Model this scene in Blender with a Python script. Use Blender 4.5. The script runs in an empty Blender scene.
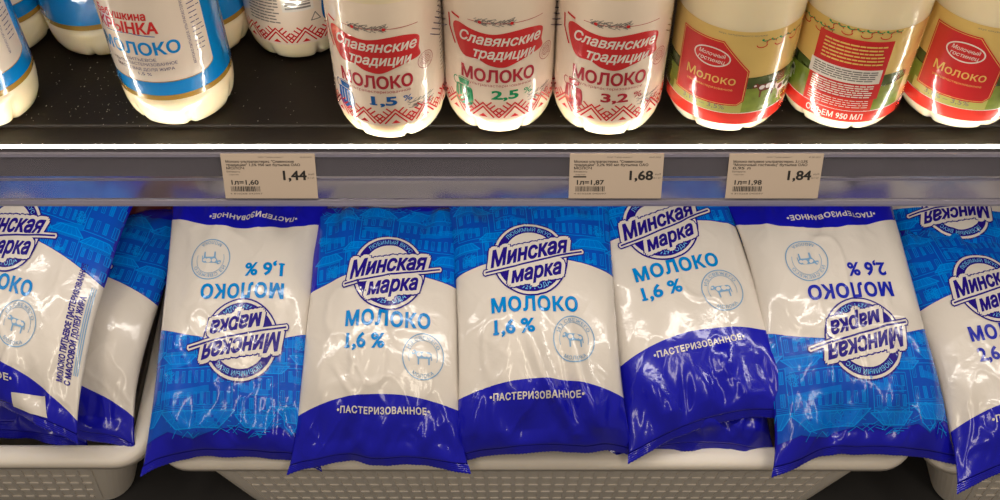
import bpy, bmesh, math, random
import numpy as np
from mathutils import Vector, Matrix, Euler
from mathutils.geometry import delaunay_2d_cdt
PI = math.pi
R = math.radians
sc = bpy.context.scene
C = sc.collection

# ------------------------------------------------------------------ camera
CAM = Vector((0, 0, 1.5))
PITCH = 47.0
FPX = 1050.0
cd = bpy.data.cameras.new('camera')
cam = bpy.data.objects.new('camera', cd); C.objects.link(cam)
cam.location = CAM
cam.rotation_euler = (R(90 - PITCH), 0, 0)
cd.sensor_width = 36.0
cd.lens = FPX * 36.0 / 1000.0
cd.clip_start = 0.02
sc.camera = cam
# ------------------------------------------------------------------ world + exposure
w = bpy.data.worlds.new('world'); sc.world = w
w.use_nodes = True
w.node_tree.nodes['Background'].inputs[0].default_value = (1.0, 0.88, 0.74, 1)
w.node_tree.nodes['Background'].inputs[1].default_value = 0.14
sc.view_settings.view_transform = 'Standard'
sc.view_settings.look = 'None'
sc.view_settings.exposure = 0.2
sc.view_settings.gamma = 1.0
sc.view_settings.use_curve_mapping = False

def area(name, loc, target, sx, sy, power, color):
    l = bpy.data.lights.new(name, 'AREA'); l.shape = 'RECTANGLE'
    l.size = sx; l.size_y = sy; l.energy = power; l.color = color
    o = bpy.data.objects.new(name, l); C.objects.link(o); o.location = loc
    o.rotation_euler = (Vector(target) - Vector(loc)).to_track_quat('-Z', 'Y').to_euler()
    return o
area('ceiling_lamp_light', (-0.8, -0.9, 2.9), (-0.2, 0.7, 0.8), 0.25, 1.6, 12.5, (1.0, 0.87, 0.70))
area('ceiling_lamp_light', (0.9, -0.9, 2.9), (0.2, 0.7, 0.8), 0.25, 1.6, 12.5, (1.0, 0.87, 0.70))
# the lamp of the cooler: a tube along the underside of the bottle shelf
area('shelf_lamp_light', (0, 0.60, 0.985), (0, 0.62, 0.6), 1.5, 0.02, 1.75, (1.0, 0.93, 0.86))

# the same lamp under the next shelf up, above the bottles
area('upper_shelf_lamp_light', (0, 0.50, 1.37), (0, 0.60, 1.05), 1.5, 0.03, 2.2, (1.0, 0.86, 0.64))

# ------------------------------------------------------------------ pixel helpers (1000x500)
def ray(px, py):
    d = Vector(((px - 500) / FPX, (250 - py) / FPX, -1.0))
    return cam.rotation_euler.to_matrix() @ d
def at_z(px, py, z):
    d = ray(px, py); return CAM + d * ((z - CAM.z) / d.z)

# ------------------------------------------------------------------ materials
MATS = {}
def nd(nt, t, **kw):
    n = nt.nodes.new(t)
    for k, v in kw.items(): setattr(n, k, v)
    return n
def mat(name, col, rough=0.5, metal=0.0, coat=0.0, spec=0.5, trans=0.0, ior=1.45, sss=0.0,
        emit=None, estr=0.0, vary=0.04, vscale=40, bump=0.0, bscale=60, bdist=0.001, alpha=1.0, crough=0.05):
    if name in MATS: return MATS[name]
    m = bpy.data.materials.new(name); m.use_nodes = True
    nt = m.node_tree; b = nt.nodes['Principled BSDF']
    b.inputs['Base Color'].default_value = (*col, 1)
    b.inputs['Roughness'].default_value = rough
    b.inputs['Metallic'].default_value = metal
    b.inputs['Coat Weight'].default_value = coat
    b.inputs['Coat Roughness'].default_value = crough
    b.inputs['Specular IOR Level'].default_value = spec
    b.inputs['Transmission Weight'].default_value = trans
    b.inputs['IOR'].default_value = ior
    b.inputs['Alpha'].default_value = alpha
    if sss:
        b.inputs['Subsurface Weight'].default_value = sss
        b.inputs['Subsurface Radius'].default_value = (1.0, 0.8, 0.5)
        b.inputs['Subsurface Scale'].default_value = 0.012
    if emit:
        b.inputs['Emission Color'].default_value = (*emit, 1)
        b.inputs['Emission Strength'].default_value = estr
    tc = nd(nt, 'ShaderNodeTexCoord')
    if vary:
        n = nd(nt, 'ShaderNodeTexNoise'); n.inputs['Scale'].default_value = vscale; n.inputs['Detail'].default_value = 3
        nt.links.new(tc.outputs['Object'], n.inputs['Vector'])
        mx = nd(nt, 'ShaderNodeMix', data_type='RGBA')
        mx.inputs[6].default_value = (*[c * (1 - vary) for c in col], 1)
        mx.inputs[7].default_value = (*[min(1, c * (1 + vary)) for c in col], 1)
        nt.links.new(n.outputs['Fac'], mx.inputs[0]); nt.links.new(mx.outputs[2], b.inputs['Base Color'])
    if bump:
        n2 = nd(nt, 'ShaderNodeTexNoise'); n2.inputs['Scale'].default_value = bscale; n2.inputs['Detail'].default_value = 4
        n2.inputs['Roughness'].default_value = 0.55
        n2.inputs['Distortion'].default_value = 0.6
        nt.links.new(tc.outputs['Object'], n2.inputs['Vector'])
        bp = nd(nt, 'ShaderNodeBump'); bp.inputs['Strength'].default_value = bump; bp.inputs['Distance'].default_value = bdist
        nt.links.new(n2.outputs['Fac'], bp.inputs['Height'])
        nt.links.new(bp.outputs['Normal'], b.inputs['Normal'])
        nt.links.new(bp.outputs['Normal'], b.inputs['Coat Normal'])
    MATS[name] = m
    return m

FK = dict(rough=0.24, coat=0.5, crough=0.07, spec=0.25, vary=0.03, vscale=30, bump=0.22, bscale=34, bdist=0.004)
def film(name, col): return mat(name, col, **FK)
BLUE = (0.008, 0.008, 0.38)
film('bag_blue', BLUE)
film('bag_white', (0.66, 0.60, 0.53))
film('ink_azure', (0.0, 0.15, 0.62))
film('ink_azure_line', (0.0, 0.25, 0.75))
film('ink_azure_dark', (0.004, 0.07, 0.47))
film('ink_navy', (0.018, 0.008, 0.20))
film('ink_text_azure', (0.0, 0.20, 0.55))
film('ink_text_violet', (0.012, 0.02, 0.36))
film('ink_stamp', (0.20, 0.36, 0.55))
film('ink_pale', (0.17, 0.50, 0.78))

# two-tone film of the bag: blue ends, white middle, from the flat print coordinates
def bag_film():
    m = bpy.data.materials.new('printed_bag_film'); m.use_nodes = True
    nt = m.node_tree; b = nt.nodes['Principled BSDF']; L = nt.links.new
    uv = nd(nt, 'ShaderNodeUVMap'); uv.uv_map = 'UVMap'
    sp = nd(nt, 'ShaderNodeSeparateXYZ'); L(uv.outputs[0], sp.inputs[0])
    def mth(op, a, b_=None, clamp=False):
        n = nd(nt, 'ShaderNodeMath', operation=op); n.use_clamp = clamp
        for i, v in enumerate([a, b_]):
            if v is None: continue
            if isinstance(v, (int, float)): n.inputs[i].default_value = v
            else: L(v, n.inputs[i])
        return n.outputs[0]
    x2 = mth('MULTIPLY', sp.outputs[0], sp.outputs[0])            # uv in decimetres; x centred
    top = mth('ADD', mth('MULTIPLY', x2, 0.18), B_TOP * 10 - 0.07)  # print y of the upper border
    bot = mth('ADD', mth('MULTIPLY', x2, 0.22), B_BOT * 10 - 0.05)
    isw = mth('MULTIPLY', mth('GREATER_THAN', sp.outputs[1], top), mth('LESS_THAN', sp.outputs[1], bot))
    mx = nd(nt, 'ShaderNodeMix', data_type='RGBA')
    mx.inputs[6].default_value = (*BLUE, 1); mx.inputs[7].default_value = (0.66, 0.60, 0.53, 1)
    L(isw, mx.inputs[0]); L(mx.outputs[2], b.inputs['Base Color'])
    b.inputs['Specular IOR Level'].default_value = FK['spec']; b.inputs['Roughness'].default_value = FK['rough']; b.inputs['Coat Weight'].default_value = FK['coat']
    b.inputs['Coat Roughness'].default_value = FK['crough']
    tc = nd(nt, 'ShaderNodeTexCoord'); n2 = nd(nt, 'ShaderNodeTexNoise')
    n2.inputs['Scale'].default_value = FK['bscale']; n2.inputs['Detail'].default_value = 4
    n2.inputs['Roughness'].default_value = 0.55; n2.inputs['Distortion'].default_value = 0.6
    L(tc.outputs['Object'], n2.inputs['Vector'])
    bp = nd(nt, 'ShaderNodeBump'); bp.inputs['Strength'].default_value = FK['bump']; bp.inputs['Distance'].default_value = FK['bdist']
    L(n2.outputs['Fac'], bp.inputs['Height']); L(bp.outputs['Normal'], b.inputs['Normal']); L(bp.outputs['Normal'], b.inputs['Coat Normal'])
    MATS['bag_film'] = m

# flat layout of the bag print, metres from the top end
BW, BL = 0.166, 0.262
B_TOP, B_BOT = 0.104, 0.216
Y_LOGO, Y_MILK, Y_PCT, Y_STAMP, Y_PAST = 0.097, 0.1440, 0.1645, 0.177, 0.225
bag_film()

mat('milk_plastic', (0.86, 0.74, 0.52), rough=0.22, coat=0.4, sss=0.5, bump=0.15, bscale=25, bdist=0.002, vary=0.02)
mat('crate_plastic', (0.76, 0.69, 0.61), rough=0.38, vary=0.05, vscale=12, sss=0.2, bump=0.1, bscale=30)
mat('shelf_black', (0.010, 0.007, 0.005), spec=0.3, rough=0.5, vary=0.3, vscale=90, bump=0.15, bscale=300, bdist=0.0006)
mat('shelf_metal', (0.075, 0.066, 0.075), rough=0.4, metal=0.3, vary=0.1)
mat('led', (0.9, 0.9, 0.9), rough=0.5, emit=(1.0, 0.93, 0.80), estr=32, vary=0)
mat('clear_rail', (0.86, 0.84, 0.95), rough=0.16, trans=0.94, ior=1.25, vary=0)
mat('rail_bead', (0.42, 0.40, 0.52), rough=0.3, trans=0.6, ior=1.4, vary=0)
mat('paper', (0.55, 0.45, 0.38), rough=0.8, vary=0.03)
mat('print_black', (0.02, 0.018, 0.018), rough=0.7, vary=0)
mat('print_grey', (0.12, 0.10, 0.09), rough=0.7, vary=0)
mat('cooler_panel', (0.30, 0.24, 0.19), rough=0.6, vary=0.15, vscale=8)
mat('deck_dark', (0.02, 0.019, 0.02), rough=0.6, vary=0.2)
mat('floor_tile', (0.35, 0.33, 0.31), rough=0.5, vary=0.1)
mat('dust', (0.30, 0.27, 0.23), rough=0.9, vary=0)
mat('pack_red', (0.16, 0.02, 0.015), rough=0.5, vary=0.4, vscale=120)
mat('pack_beige', (0.45, 0.33, 0.22), rough=0.5, vary=0.1)
LK = dict(rough=0.25, coat=1.0, crough=0.06, bump=0.25, bscale=22, bdist=0.004, vary=0.02)
def lab(name, col, **k):
    kk = dict(LK); kk.update(k); return mat(name, col, **kk)
lab('label_cream', (0.84, 0.70, 0.58))
lab('label_cream_grey', (0.74, 0.64, 0.56))
lab('label_blue', (0.0, 0.22, 0.62))
lab('label_gold', (0.34, 0.20, 0.03))
lab('label_red', (0.60, 0.018, 0.022))
lab('label_red_bright', (0.72, 0.035, 0.02))
lab('label_yellow', (0.72, 0.50, 0.16))
lab('label_text_red', (0.42, 0.012, 0.03))
lab('label_text_blue', (0.0, 0.10, 0.38))
lab('label_text_navy', (0.03, 0.03, 0.16))
lab('label_text_green', (0.0, 0.28, 0.10))
lab('label_text_white', (0.80, 0.74, 0.68))
lab('label_text_yellow', (0.80, 0.52, 0.14))
lab('label_text_grey', (0.20, 0.18, 0.17))
lab('label_pink', (0.50, 0.22, 0.20))
lab('label_grass', (0.20, 0.26, 0.03), vary=0.45, vscale=160)
lab('label_tree', (0.07, 0.10, 0.02), vary=0.4, vscale=200)
lab('label_olive', (0.46, 0.44, 0.12))
lab('label_brown', (0.16, 0.035, 0.015))
lab('label_dark', (0.03, 0.03, 0.04))
mat('cap_blue', (0.0, 0.12, 0.5), rough=0.4); mat('cap_red', (0.5, 0.02, 0.02), rough=0.4); mat('cap_green', (0.0, 0.25, 0.1), rough=0.4)

# ------------------------------------------------------------------ object helpers
def new_obj(name, verts, faces, mats, parent=None, midx=None, smooth=True, uv=None):
    me = bpy.data.meshes.new(name)
    me.from_pydata([tuple(v) for v in verts], [], faces)
    for m in mats: me.materials.append(MATS[m])
    if midx is not None: me.polygons.foreach_set('material_index', midx)
    me.polygons.foreach_set('use_smooth', [smooth] * len(me.polygons))
    if uv is not None:
        l = me.uv_layers.new(name='UVMap')
        vi = np.zeros(len(me.loops), dtype=np.int32); me.loops.foreach_get('vertex_index', vi)
        l.data.foreach_set('uv', np.asarray(uv, dtype=np.float32)[vi].ravel())
    me.update()
    o = bpy.data.objects.new(name, me); C.objects.link(o)
    if parent: o.parent = parent
    return o
def empty(name, loc, label, cat, group=None, rot=(0, 0, 0)):
    o = bpy.data.objects.new(name, None); C.objects.link(o); o.location = loc; o.rotation_euler = rot
    o.empty_display_size = 0.03
    return tag(o, label, cat, group)
def tag(o, label=None, cat=None, group=None, kind=None):
    if label: o['label'] = label
    if cat: o['category'] = cat
    if group: o['group'] = group
    if kind: o['kind'] = kind
    return o
def bm_obj(name, bm, mats, parent=None, smooth=False, bevel=0.0):
    me = bpy.data.meshes.new(name); bm.normal_update(); bm.to_mesh(me); bm.free()
    for m in mats: me.materials.append(MATS[m])
    me.polygons.foreach_set('use_smooth', [smooth] * len(me.polygons))
    o = bpy.data.objects.new(name, me); C.objects.link(o)
    if parent: o.parent = parent
    if bevel:
        b = o.modifiers.new('bevel', 'BEVEL'); b.width = bevel; b.segments = 3; b.limit_method = 'ANGLE'
    return o
def add_box(bm, lo, hi):
    r = bmesh.ops.create_cube(bm, size=1)
    lo, hi = Vector(lo), Vector(hi)
    for v in r['verts']:
        v.co = Vector([lo[i] + (v.co[i] + .5) * (hi[i] - lo[i]) for i in range(3)])
    return r['verts']
def box(name, lo, hi, m, parent=None, bevel=0.0):
    bm = bmesh.new(); add_box(bm, lo, hi); return bm_obj(name, bm, [m], parent, bevel=bevel)
def extrude_profile(name, prof, x0, x1, m, parent=None, smooth=False):
    """closed (y,z) outline swept along x"""
    n = len(prof)
    V = [(x0, y, z) for y, z in prof] + [(x1, y, z) for y, z in prof]
    F = [(i, (i + 1) % n, n + (i + 1) % n, n + i) for i in range(n)] + [tuple(range(n))[::-1], tuple(range(n, 2 * n))]
    return new_obj(name, V, F, [m], parent, smooth=smooth)

# ------------------------------------------------------------------ flat artwork: items (verts Nx2, faces, material, layer)
_tc = {}
def text2d(s, off=0.0, shear=0.0, spacing=1.0):
    k = (s, off, shear, spacing)
    if k in _tc: return _tc[k]
    cu = bpy.data.curves.new('lettering', 'FONT'); cu.body = s; cu.size = 1; cu.shear = shear
    cu.space_character = spacing; cu.resolution_u = 3; cu.fill_mode = 'NONE'
    o = bpy.data.objects.new('lettering', cu); C.objects.link(o)
    dg = bpy.context.evaluated_depsgraph_get()
    me = o.evaluated_get(dg).to_mesh()
    P = np.array([(v.co.x, v.co.y) for v in me.vertices], dtype=float).reshape(-1, 2)
    E = np.array([tuple(e.vertices) for e in me.edges], dtype=int)
    o.evaluated_get(dg).to_mesh_clear()
    bpy.data.objects.remove(o); bpy.data.curves.remove(cu)
    # outlines run v -> v+1 and close v_last -> v_first; turn every edge that way round
    D = []
    for a_, b_ in E:
        lo_, hi_ = min(a_, b_), max(a_, b_); D.append((lo_, hi_) if hi_ - lo_ == 1 else (hi_, lo_))
    if off:                                      # embolden: push every outline outwards
        nx_, pv_ = np.arange(len(P)), np.arange(len(P))
        for a_, b_ in D: nx_[a_] = b_; pv_[b_] = a_
        sg = np.ones(len(P)); loops = []; seen = set()
        for st_ in range(len(P)):
            if st_ in seen: continue
            lp = [st_]; seen.add(st_); k_ = nx_[st_]
            while k_ != st_ and k_ not in seen: lp.append(k_); seen.add(k_); k_ = nx_[k_]
            Q = P[lp]; Q2 = np.roll(Q, -1, 0); loops.append((lp, (Q[:, 0] * Q2[:, 1] - Q2[:, 0] * Q[:, 1]).sum(), Q.min(0), Q.max(0)))
        for lp, ar, lo_, hi_ in loops:           # direction of the biggest outline around this one
            big = max((l for l in loops if (l[2] <= lo_ + .01).all() and (l[3] >= hi_ - .01).all()), key=lambda l: abs(l[1]))
            sg[lp] = 1 if big[1] > 0 else -1
        sg = sg[:, None]
        e1 = P - P[pv_]; e2 = P[nx_] - P
        e1 /= np.hypot(e1[:, 0], e1[:, 1])[:, None] + 1e-12; e2 /= np.hypot(e2[:, 0], e2[:, 1])[:, None] + 1e-12
        n1 = np.stack([e1[:, 1], -e1[:, 0]], 1) * sg; n2 = np.stack([e2[:, 1], -e2[:, 0]], 1) * sg
        P = P + (n1 + n2) * (off / np.maximum(1 + (n1 * n2).sum(1), .5))[:, None]
    res = delaunay_2d_cdt([Vector(p) for p in P], [tuple(d) for d in D], [], 0, 1e-6)
    V = np.array([(v.x, v.y) for v in res[0]]); T = [f for f in res[2]]
    cen = np.array([V[list(f)].mean(0) for f in T])
    A_, B_ = P[[d[0] for d in D]], P[[d[1] for d in D]]
    wn = np.zeros(len(T))
    cy_ = cen[:, 1][:, None]; up_ = (A_[None, :, 1] <= cy_) & (B_[None, :, 1] > cy_); dn_ = (A_[None, :, 1] > cy_) & (B_[None, :, 1] <= cy_)
    side = (B_[None, :, 0] - A_[None, :, 0]) * (cy_ - A_[None, :, 1]) - (cen[:, 0][:, None] - A_[None, :, 0]) * (B_[None, :, 1] - A_[None, :, 1])
    wn = (up_ & (side > 0)).sum(1) - (dn_ & (side < 0)).sum(1)
    F = [tuple(f) for f, w__ in zip(T, wn) if w__ != 0]
    V[:, 0] -= (V[:, 0].min() + V[:, 0].max()) / 2
    _tc[k] = (V, F); return _tc[k]
class Art:
    def __init__(s): s.items = []
    def add(s, V, F, m, layer=1): s.items.append((np.asarray(V, float), F, m, layer))
    def text(s, t, cx, cy, width, m, layer=2, h=None, off=0.02, shear=0.0, rot=0.0, spacing=1.0, arc=None, halo=None, foot=False):
        """cx,cy = centre; h = capital height when not uniform; halo=(radius, material, layer)"""
        V, F = text2d(t, off, shear, spacing); V = V.copy()
        if foot:                                 # the figure 1 with a foot serif
            st = V[(V[:, 1] < .06) & (V[:, 1] > -.07) & (V[:, 0] < V[:, 0].min() + .32), 0]; x0 = (st.min() + st.max()) / 2; b_ = len(V)
            V = np.concatenate([V, [(x0 - .15, -.02), (x0 + .15, -.02), (x0 + .15, .085), (x0 - .15, .085)]]); F = F + [(b_, b_ + 1, b_ + 2, b_ + 3)]
        k = width / (V[:, 0].max() - V[:, 0].min())
        ky = k if h is None else h / 0.727
        V[:, 0] *= k; V[:, 1] = (V[:, 1] - 0.36) * ky
        if arc is not None:                      # (radius, start angle deg of centre); cx,cy = ring centre
            rad, a0 = arc
            up = 1 if rad > 0 else -1; rr = abs(rad)
            th = R(a0) - up * V[:, 0] / rr; r_ = rr + up * V[:, 1]
            V = np.stack([r_ * np.cos(th), r_ * np.sin(th)], 1)
        if rot:
            c, n = math.cos(R(rot)), math.sin(R(rot)); V = V @ np.array([[c, n], [-n, c]])
        V += (cx, cy)
        if halo:
            for (hr, hm, hl) in halo:
                for q in range(10):
                    a = q * 2 * PI / 10
                    s.add(V + (hr * math.cos(a), hr * math.sin(a)), F, hm, hl + q * 0.02)
        s.add(V, F, m, layer)
    def poly(s, pts, m, layer=1):
        n = len(pts)
        bm = bmesh.new(); vs = [bm.verts.new((p[0], p[1], 0)) for p in pts]
        try: bm.faces.new(vs)
        except ValueError: bm.free(); return
        bmesh.ops.triangulate(bm, faces=bm.faces[:], ngon_method='EAR_CLIP')
        bm.verts.index_update()
        s.add([(v.co.x, v.co.y) for v in bm.verts], [tuple(v.index for v in f.verts) for f in bm.faces], m, layer); bm.free()
    def disc(s, cx, cy, rx, ry, m, layer=1, n=48):
        V = [(cx, cy)] + [(cx + rx * math.cos(2 * PI * i / n), cy + ry * math.sin(2 * PI * i / n)) for i in range(n)]
        s.add(V, [(0, i + 1, (i + 1) % n + 1) for i in range(n)], m, layer)
    def ring(s, cx, cy, rx, ry, wd, m, layer=1, n=48, a0=0, a1=360):
        V = []
        for i in range(n + 1):
            a = R(a0 + (a1 - a0) * i / n)
            V += [(cx + rx * math.cos(a), cy + ry * math.sin(a)), (cx + (rx - wd) * math.cos(a), cy + (ry - wd) * math.sin(a))]
        s.add(V, [(2 * i, 2 * i + 2, 2 * i + 3, 2 * i + 1) for i in range(n)], m, layer)
    def line(s, pts, wd, m, layer=1):
        V, F = [], []
        for (a, b) in zip(pts[:-1], pts[1:]):
            a, b = np.array(a, float), np.array(b, float); d = b - a; l = np.hypot(*d)
            if l < 1e-7: continue
            d /= l; n = np.array([-d[1], d[0]]) * wd / 2; e = d * wd * 0.3
            i = len(V); V += [a - e + n, b + e + n, b + e - n, a - e - n]; F.append((i, i + 1, i + 2, i + 3))
        if F: s.add(V, F, m, layer)
    def rect(s, x0, y0, x1, y1, m, layer=1): s.add([(x0, y0), (x1, y0), (x1, y1), (x0, y1)], [(0, 1, 2, 3)], m, layer)
    def blob(s, pts, m, layer=1, n=8):
        P = [np.array(p, float) for p in pts]; k = len(P); out = []
        for i in range(k):
            p0, p1, p2, p3 = P[i - 1], P[i], P[(i + 1) % k], P[(i + 2) % k]
            for j in range(n):
                t = j / n
                out.append(0.5 * (2 * p1 + (p2 - p0) * t + (2 * p0 - 5 * p1 + 4 * p2 - p3) * t * t + (3 * p1 - p0 - 3 * p2 + p3) * t ** 3))
        s.poly([tuple(o) for o in out], m, layer)
    def cut(s, step):
        out = []
        for (V, F, m, l) in s.items:
            lo, hi = V.min(0), V.max(0)
            ext = 0
            if len(F) and max(hi - lo) > step:
                ext = max(np.ptp(V[list(f)], axis=0).max() for f in F)
            if ext > step:
                bm = bmesh.new(); vs = [bm.verts.new((p[0], p[1], 0)) for p in V]
                for f in F:
                    try: bm.faces.new([vs[i] for i in f])
                    except ValueError: pass
                for ax in (0, 1):
                    k0 = math.ceil(lo[ax] / step); k1 = math.floor(hi[ax] / step)
                    for k in range(k0, k1 + 1):
                        co = [0, 0, 0]; no = [0, 0, 0]; co[ax] = k * step + 1e-6; no[ax] = 1
                        bmesh.ops.bisect_plane(bm, geom=bm.verts[:] + bm.edges[:] + bm.faces[:], plane_co=co, plane_no=no, dist=1e-9)
                bm.verts.index_update()
                V = np.array([(v.co.x, v.co.y) for v in bm.verts]); F = [tuple(v.index for v in f.verts) for f in bm.faces]; bm.free()
            out.append((V, F, m, l))
        s.items = out; return s
    def merged(s):
        """-> V (N,2), layer (N,), faces, material index, material names"""
        Vs, Ls, Fs, Ms, names, base = [], [], [], [], [], 0
        for (V, F, m, l) in s.items:
            if m not in names: names.append(m)
            Vs.append(V); Ls.append(np.full(len(V), l)); Fs += [tuple(i + base for i in f) for f in F]
            Ms += [names.index(m)] * len(F); base += len(V)
        return np.concatenate(Vs), np.concatenate(Ls), Fs, Ms, names

def cow(art, cx, cy, s, m, layer, flip=1, spots=None):
    P = [(-1.0, .35), (-.9, .55), (-.72, .58), (-.6, .45), (.55, .42), (.75, .3), (.8, -.25), (.72, -.25), (.7, .0), (.62, -.1), (.6, -.6), (.48, -.6), (.45, -.12),
         (.2, -.12), (-.2, -.12), (-.32, -.15), (-.33, -.6), (-.45, -.6), (-.48, -.1), (-.6, .1), (-.72, .25), (-.85, .2), (-1.02, .22)]
    art.poly([(cx + flip * x * s, cy + y * s) for x, y in P], m, layer)
    if spots:
        for (x, y, r) in ((-.35, .2, .17), (.15, .22, .2), (.5, .15, .14), (-.85, .4, .08)):
            art.disc(cx + flip * x * s, cy + y * s, r * s * 1.2, r * s, spots, layer + .5, 14)

# ---- the bag print -----------------------------------------------------------
def city_art():
    rnd = random.Random(5); a = Art()
    def yb(x): return -(B_TOP - 0.0075 + 1.8 * x * x)
    def P(x, y): return (x, max(y, yb(x) - 0.001))
    a.poly([(-.080, -.026), (-.06, -.022), (-.05, -.013), (-.04, -.020), (-.02, -.016), (0, -.020), (.02, -.018), (.045, -.010), (.07, -.018), (.10, -.012), (.12, -.02)] + [P(x, -1) for x in np.linspace(.12, -.08, 21)], 'ink_azure_dark', .5)
    def house(x, y, w_, h, rf, fill=True):
        lw = .0007
        if fill: a.poly([(x - .003, y), (x + w_ + .003, y), (x + w_ * .8, y + rf), (x + w_ * .2, y + rf)], 'ink_azure', 1)
        a.line([(x - .003, y), (x + w_ + .003, y), (x + w_ * .8, y + rf), (x + w_ * .2, y + rf), (x - .003, y)], .001, 'ink_azure_line', 2)
        for k in range(5): a.line([(x + w_ * (k + .5) / 5, y), (x + w_ * (.2 + .6 * (k + .5) / 5), y + rf)], .0005, 'ink_azure_line', 2)
        a.line([(x, y), (x, y - h), (x + w_, y - h), (x + w_, y)], lw, 'ink_azure_line', 2)
        for r_ in range(3): a.line([(x, y - h * .04 * (r_ + 1)), (x + w_, y - h * .04 * (r_ + 1))], .0004, 'ink_azure_line', 2)
        n = max(2, int(w_ / .007)); rows = max(1, int(h / .014))
        for i in range(n):
            for j in range(rows):
                wx = x + w_ * (i + .28) / n; ww = w_ * .42 / n; wy = y - h * (j + .3) / rows; wh = h * .55 / rows
                if i % 2 == 0: a.rect(wx, wy - wh, wx + ww, wy, 'ink_azure', 1)
                a.line([(wx, wy), (wx, wy - wh), (wx + ww, wy - wh), (wx + ww, wy), (wx, wy)], .0005, 'ink_azure_line', 2)
                a.line([(wx + ww / 2, wy), (wx + ww / 2, wy - wh)], .0004, 'ink_azure_line', 2)
    house(-.072, -.036, .032, .036, .012); house(-.034, -.030, .034, .034, .011); house(.006, -.034, .070, .038, .015)
    house(-.080, -.084, .026, .020, .008); house(.048, -.084, .032, .022, .008); house(-.048, -.074, .026, .030, .007); house(.018, -.084, .028, .020, .006)
    house(-.018, -.068, .030, .030, .006); house(.080, -.036, .034, .040, .012); house(.084, -.088, .030, .03, .008)
    for (x0, y0, x1, y1) in ((-.08, -.052, -.05, -.060), (.03, -.050, .08, -.044), (-.03, -.046, .0, -.05), (.05, -.076, .08, -.07), (-.07, -.094, -.03, -.09)):
        a.poly([(x0, y0), (x1, y1), (x1, y1 - .007), (x0, y0 - .006)], 'ink_azure', .8)
    a.line([(-.056, -.030), (-.056, -.021), (-.050, -.015), (-.044, -.021), (-.044, -.030)], .0009, 'ink_azure_line', 2)
    for (x, y, r_) in ((-.076, -.06, .008), (.074, -.066, .008), (-.06, -.095, .008), (.0, -.062, .006), (.062, -.1, .006), (-.03, -.106, .005)):
        for k in range(26):
            t = rnd.random() * 2 * PI; q = r_ * rnd.random(); px, py = x + q * math.cos(t), y + q * math.sin(t)
            if abs(px) > .08 or py < yb(px) + .002: continue
            a.ring(px, py, .0022, .0018, .0005, 'ink_azure_line', 2, 7, rnd.randint(0, 180), rnd.randint(200, 400))
    for k in range(60):
        x = rnd.uniform(-.08, .06); y = rnd.uniform(-.034, -.012); q = rnd.uniform(.002, .008)
        a.line([(x, y), (x + q, y + rnd.uniform(-.006, .004)), (x + 2 * q, y + rnd.uniform(-.004, .004))], .0005, 'ink_azure_line', 2)
    for k in range(14):
        x = rnd.uniform(-.075, .05); y = rnd.uniform(-.1, -.03)
        l = rnd.uniform(.01, .03)
        if y > yb(x) + .003 and y > yb(x + l) + .003 and x + l < .08: a.line([(x, y), (x + l, y + rnd.uniform(-.001, .001))], .0006, 'ink_azure_line', 2)
    a.cut(.003)
    a.items = [(V, [f for f in F if V[list(f)].mean(0)[1] > yb(V[list(f)].mean(0)[0]) - .0008 and abs(V[list(f)].mean(0)[0]) < .12], m, l) for V, F, m, l in a.items]
    a.items = [it for it in a.items if it[1]]
    for V, F, m, l in a.items: V[:, 1] = np.maximum(V[:, 1], yb(V[:, 0]))
    return a
def logo_art():
    a = Art(); cy = -Y_LOGO; r = .0395
    a.disc(0, cy, r, r, 'ink_navy', 2); a.disc(0, cy, r - .0016, r - .0016, 'bag_white', 3)
    a.disc(0, cy, r - .0042, r - .0042, 'ink_navy', 4); a.disc(0, cy, r - .0125, r - .0125, 'bag_white', 5)
    a.text('ЛЮБИМЫЙ ВКУС', 0, cy, .050, 'ink_pale', 5, h=.0045, off=.0, arc=(r - .0084, 90), spacing=1.05)
    a.text('• С 1929 ГОДА •', 0, cy, .050, 'ink_pale', 5, h=.0045, off=.0, arc=(-(r - .0084), 270), spacing=1.05)
    for (dx, dy, t, wd, hh) in ((-.001, .0065, 'Минская', .085, .0165), (.005, -.0140, 'марка', .056, .0150)):
        a.text(t, dx, cy + dy, wd, 'ink_navy', 9, h=hh, off=.040, shear=.42, rot=10,
               halo=[(.0052, 'ink_navy', 6), (.0038, 'bag_white', 7.3)])
    L = [(-.046, cy - .0135), (-.02, cy - .0095), (.02, cy - .0012), (.054, cy + .0065)]
    a.line(L, .0075, 'ink_navy', 6.25); a.line(L, .0050, 'bag_white', 7.6); a.line(L, .0018, 'ink_navy', 9)
    for p in (L[0], L[-1]): a.disc(p[0], p[1], .00375, .00375, 'ink_navy', 6.25, 16); a.disc(p[0], p[1], .0025, .0025, 'bag_white', 7.6, 16)
    return a.cut(.003)
def one_text(*args, **kw):
    a = Art(); a.text(*args, **kw); return a.cut(.003).merged()
def lettering_parts(pct, m):
    return (('product_name', one_text('МОЛОКО', 0.002, -Y_MILK, .089, m, 2, h=.0135, off=.042, spacing=1.12)),
            ('fat_content', one_text(pct, -.020, -Y_PCT, .042, m, 2, h=.0130, off=.034, foot=pct[0] == '1')),
            ('band_lettering', one_text('•ПАСТЕРИЗОВАННОЕ•', 0, -Y_PAST, .092, 'bag_white', 2, h=.0058, off=.028, spacing=1.1)))
def side_art():
    a = Art()
    a.text('МОЛОКО ПИТЬЕВОЕ ПАСТЕРИЗОВАННОЕ', .0935, -.160, .108, 'ink_navy', 2, h=.0054, off=.045, rot=90)
    a.text('С МАССОВОЙ ДОЛЕЙ ЖИРА', .1010, -.175, .080, 'ink_navy', 2, h=.0054, off=.045, rot=90)
    for k in range(3): a.line([(.106 + .0016 * k, -.125), (.106 + .0016 * k, -.205)], .0008, 'ink_stamp', 2)
    return a.cut(.003)
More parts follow.
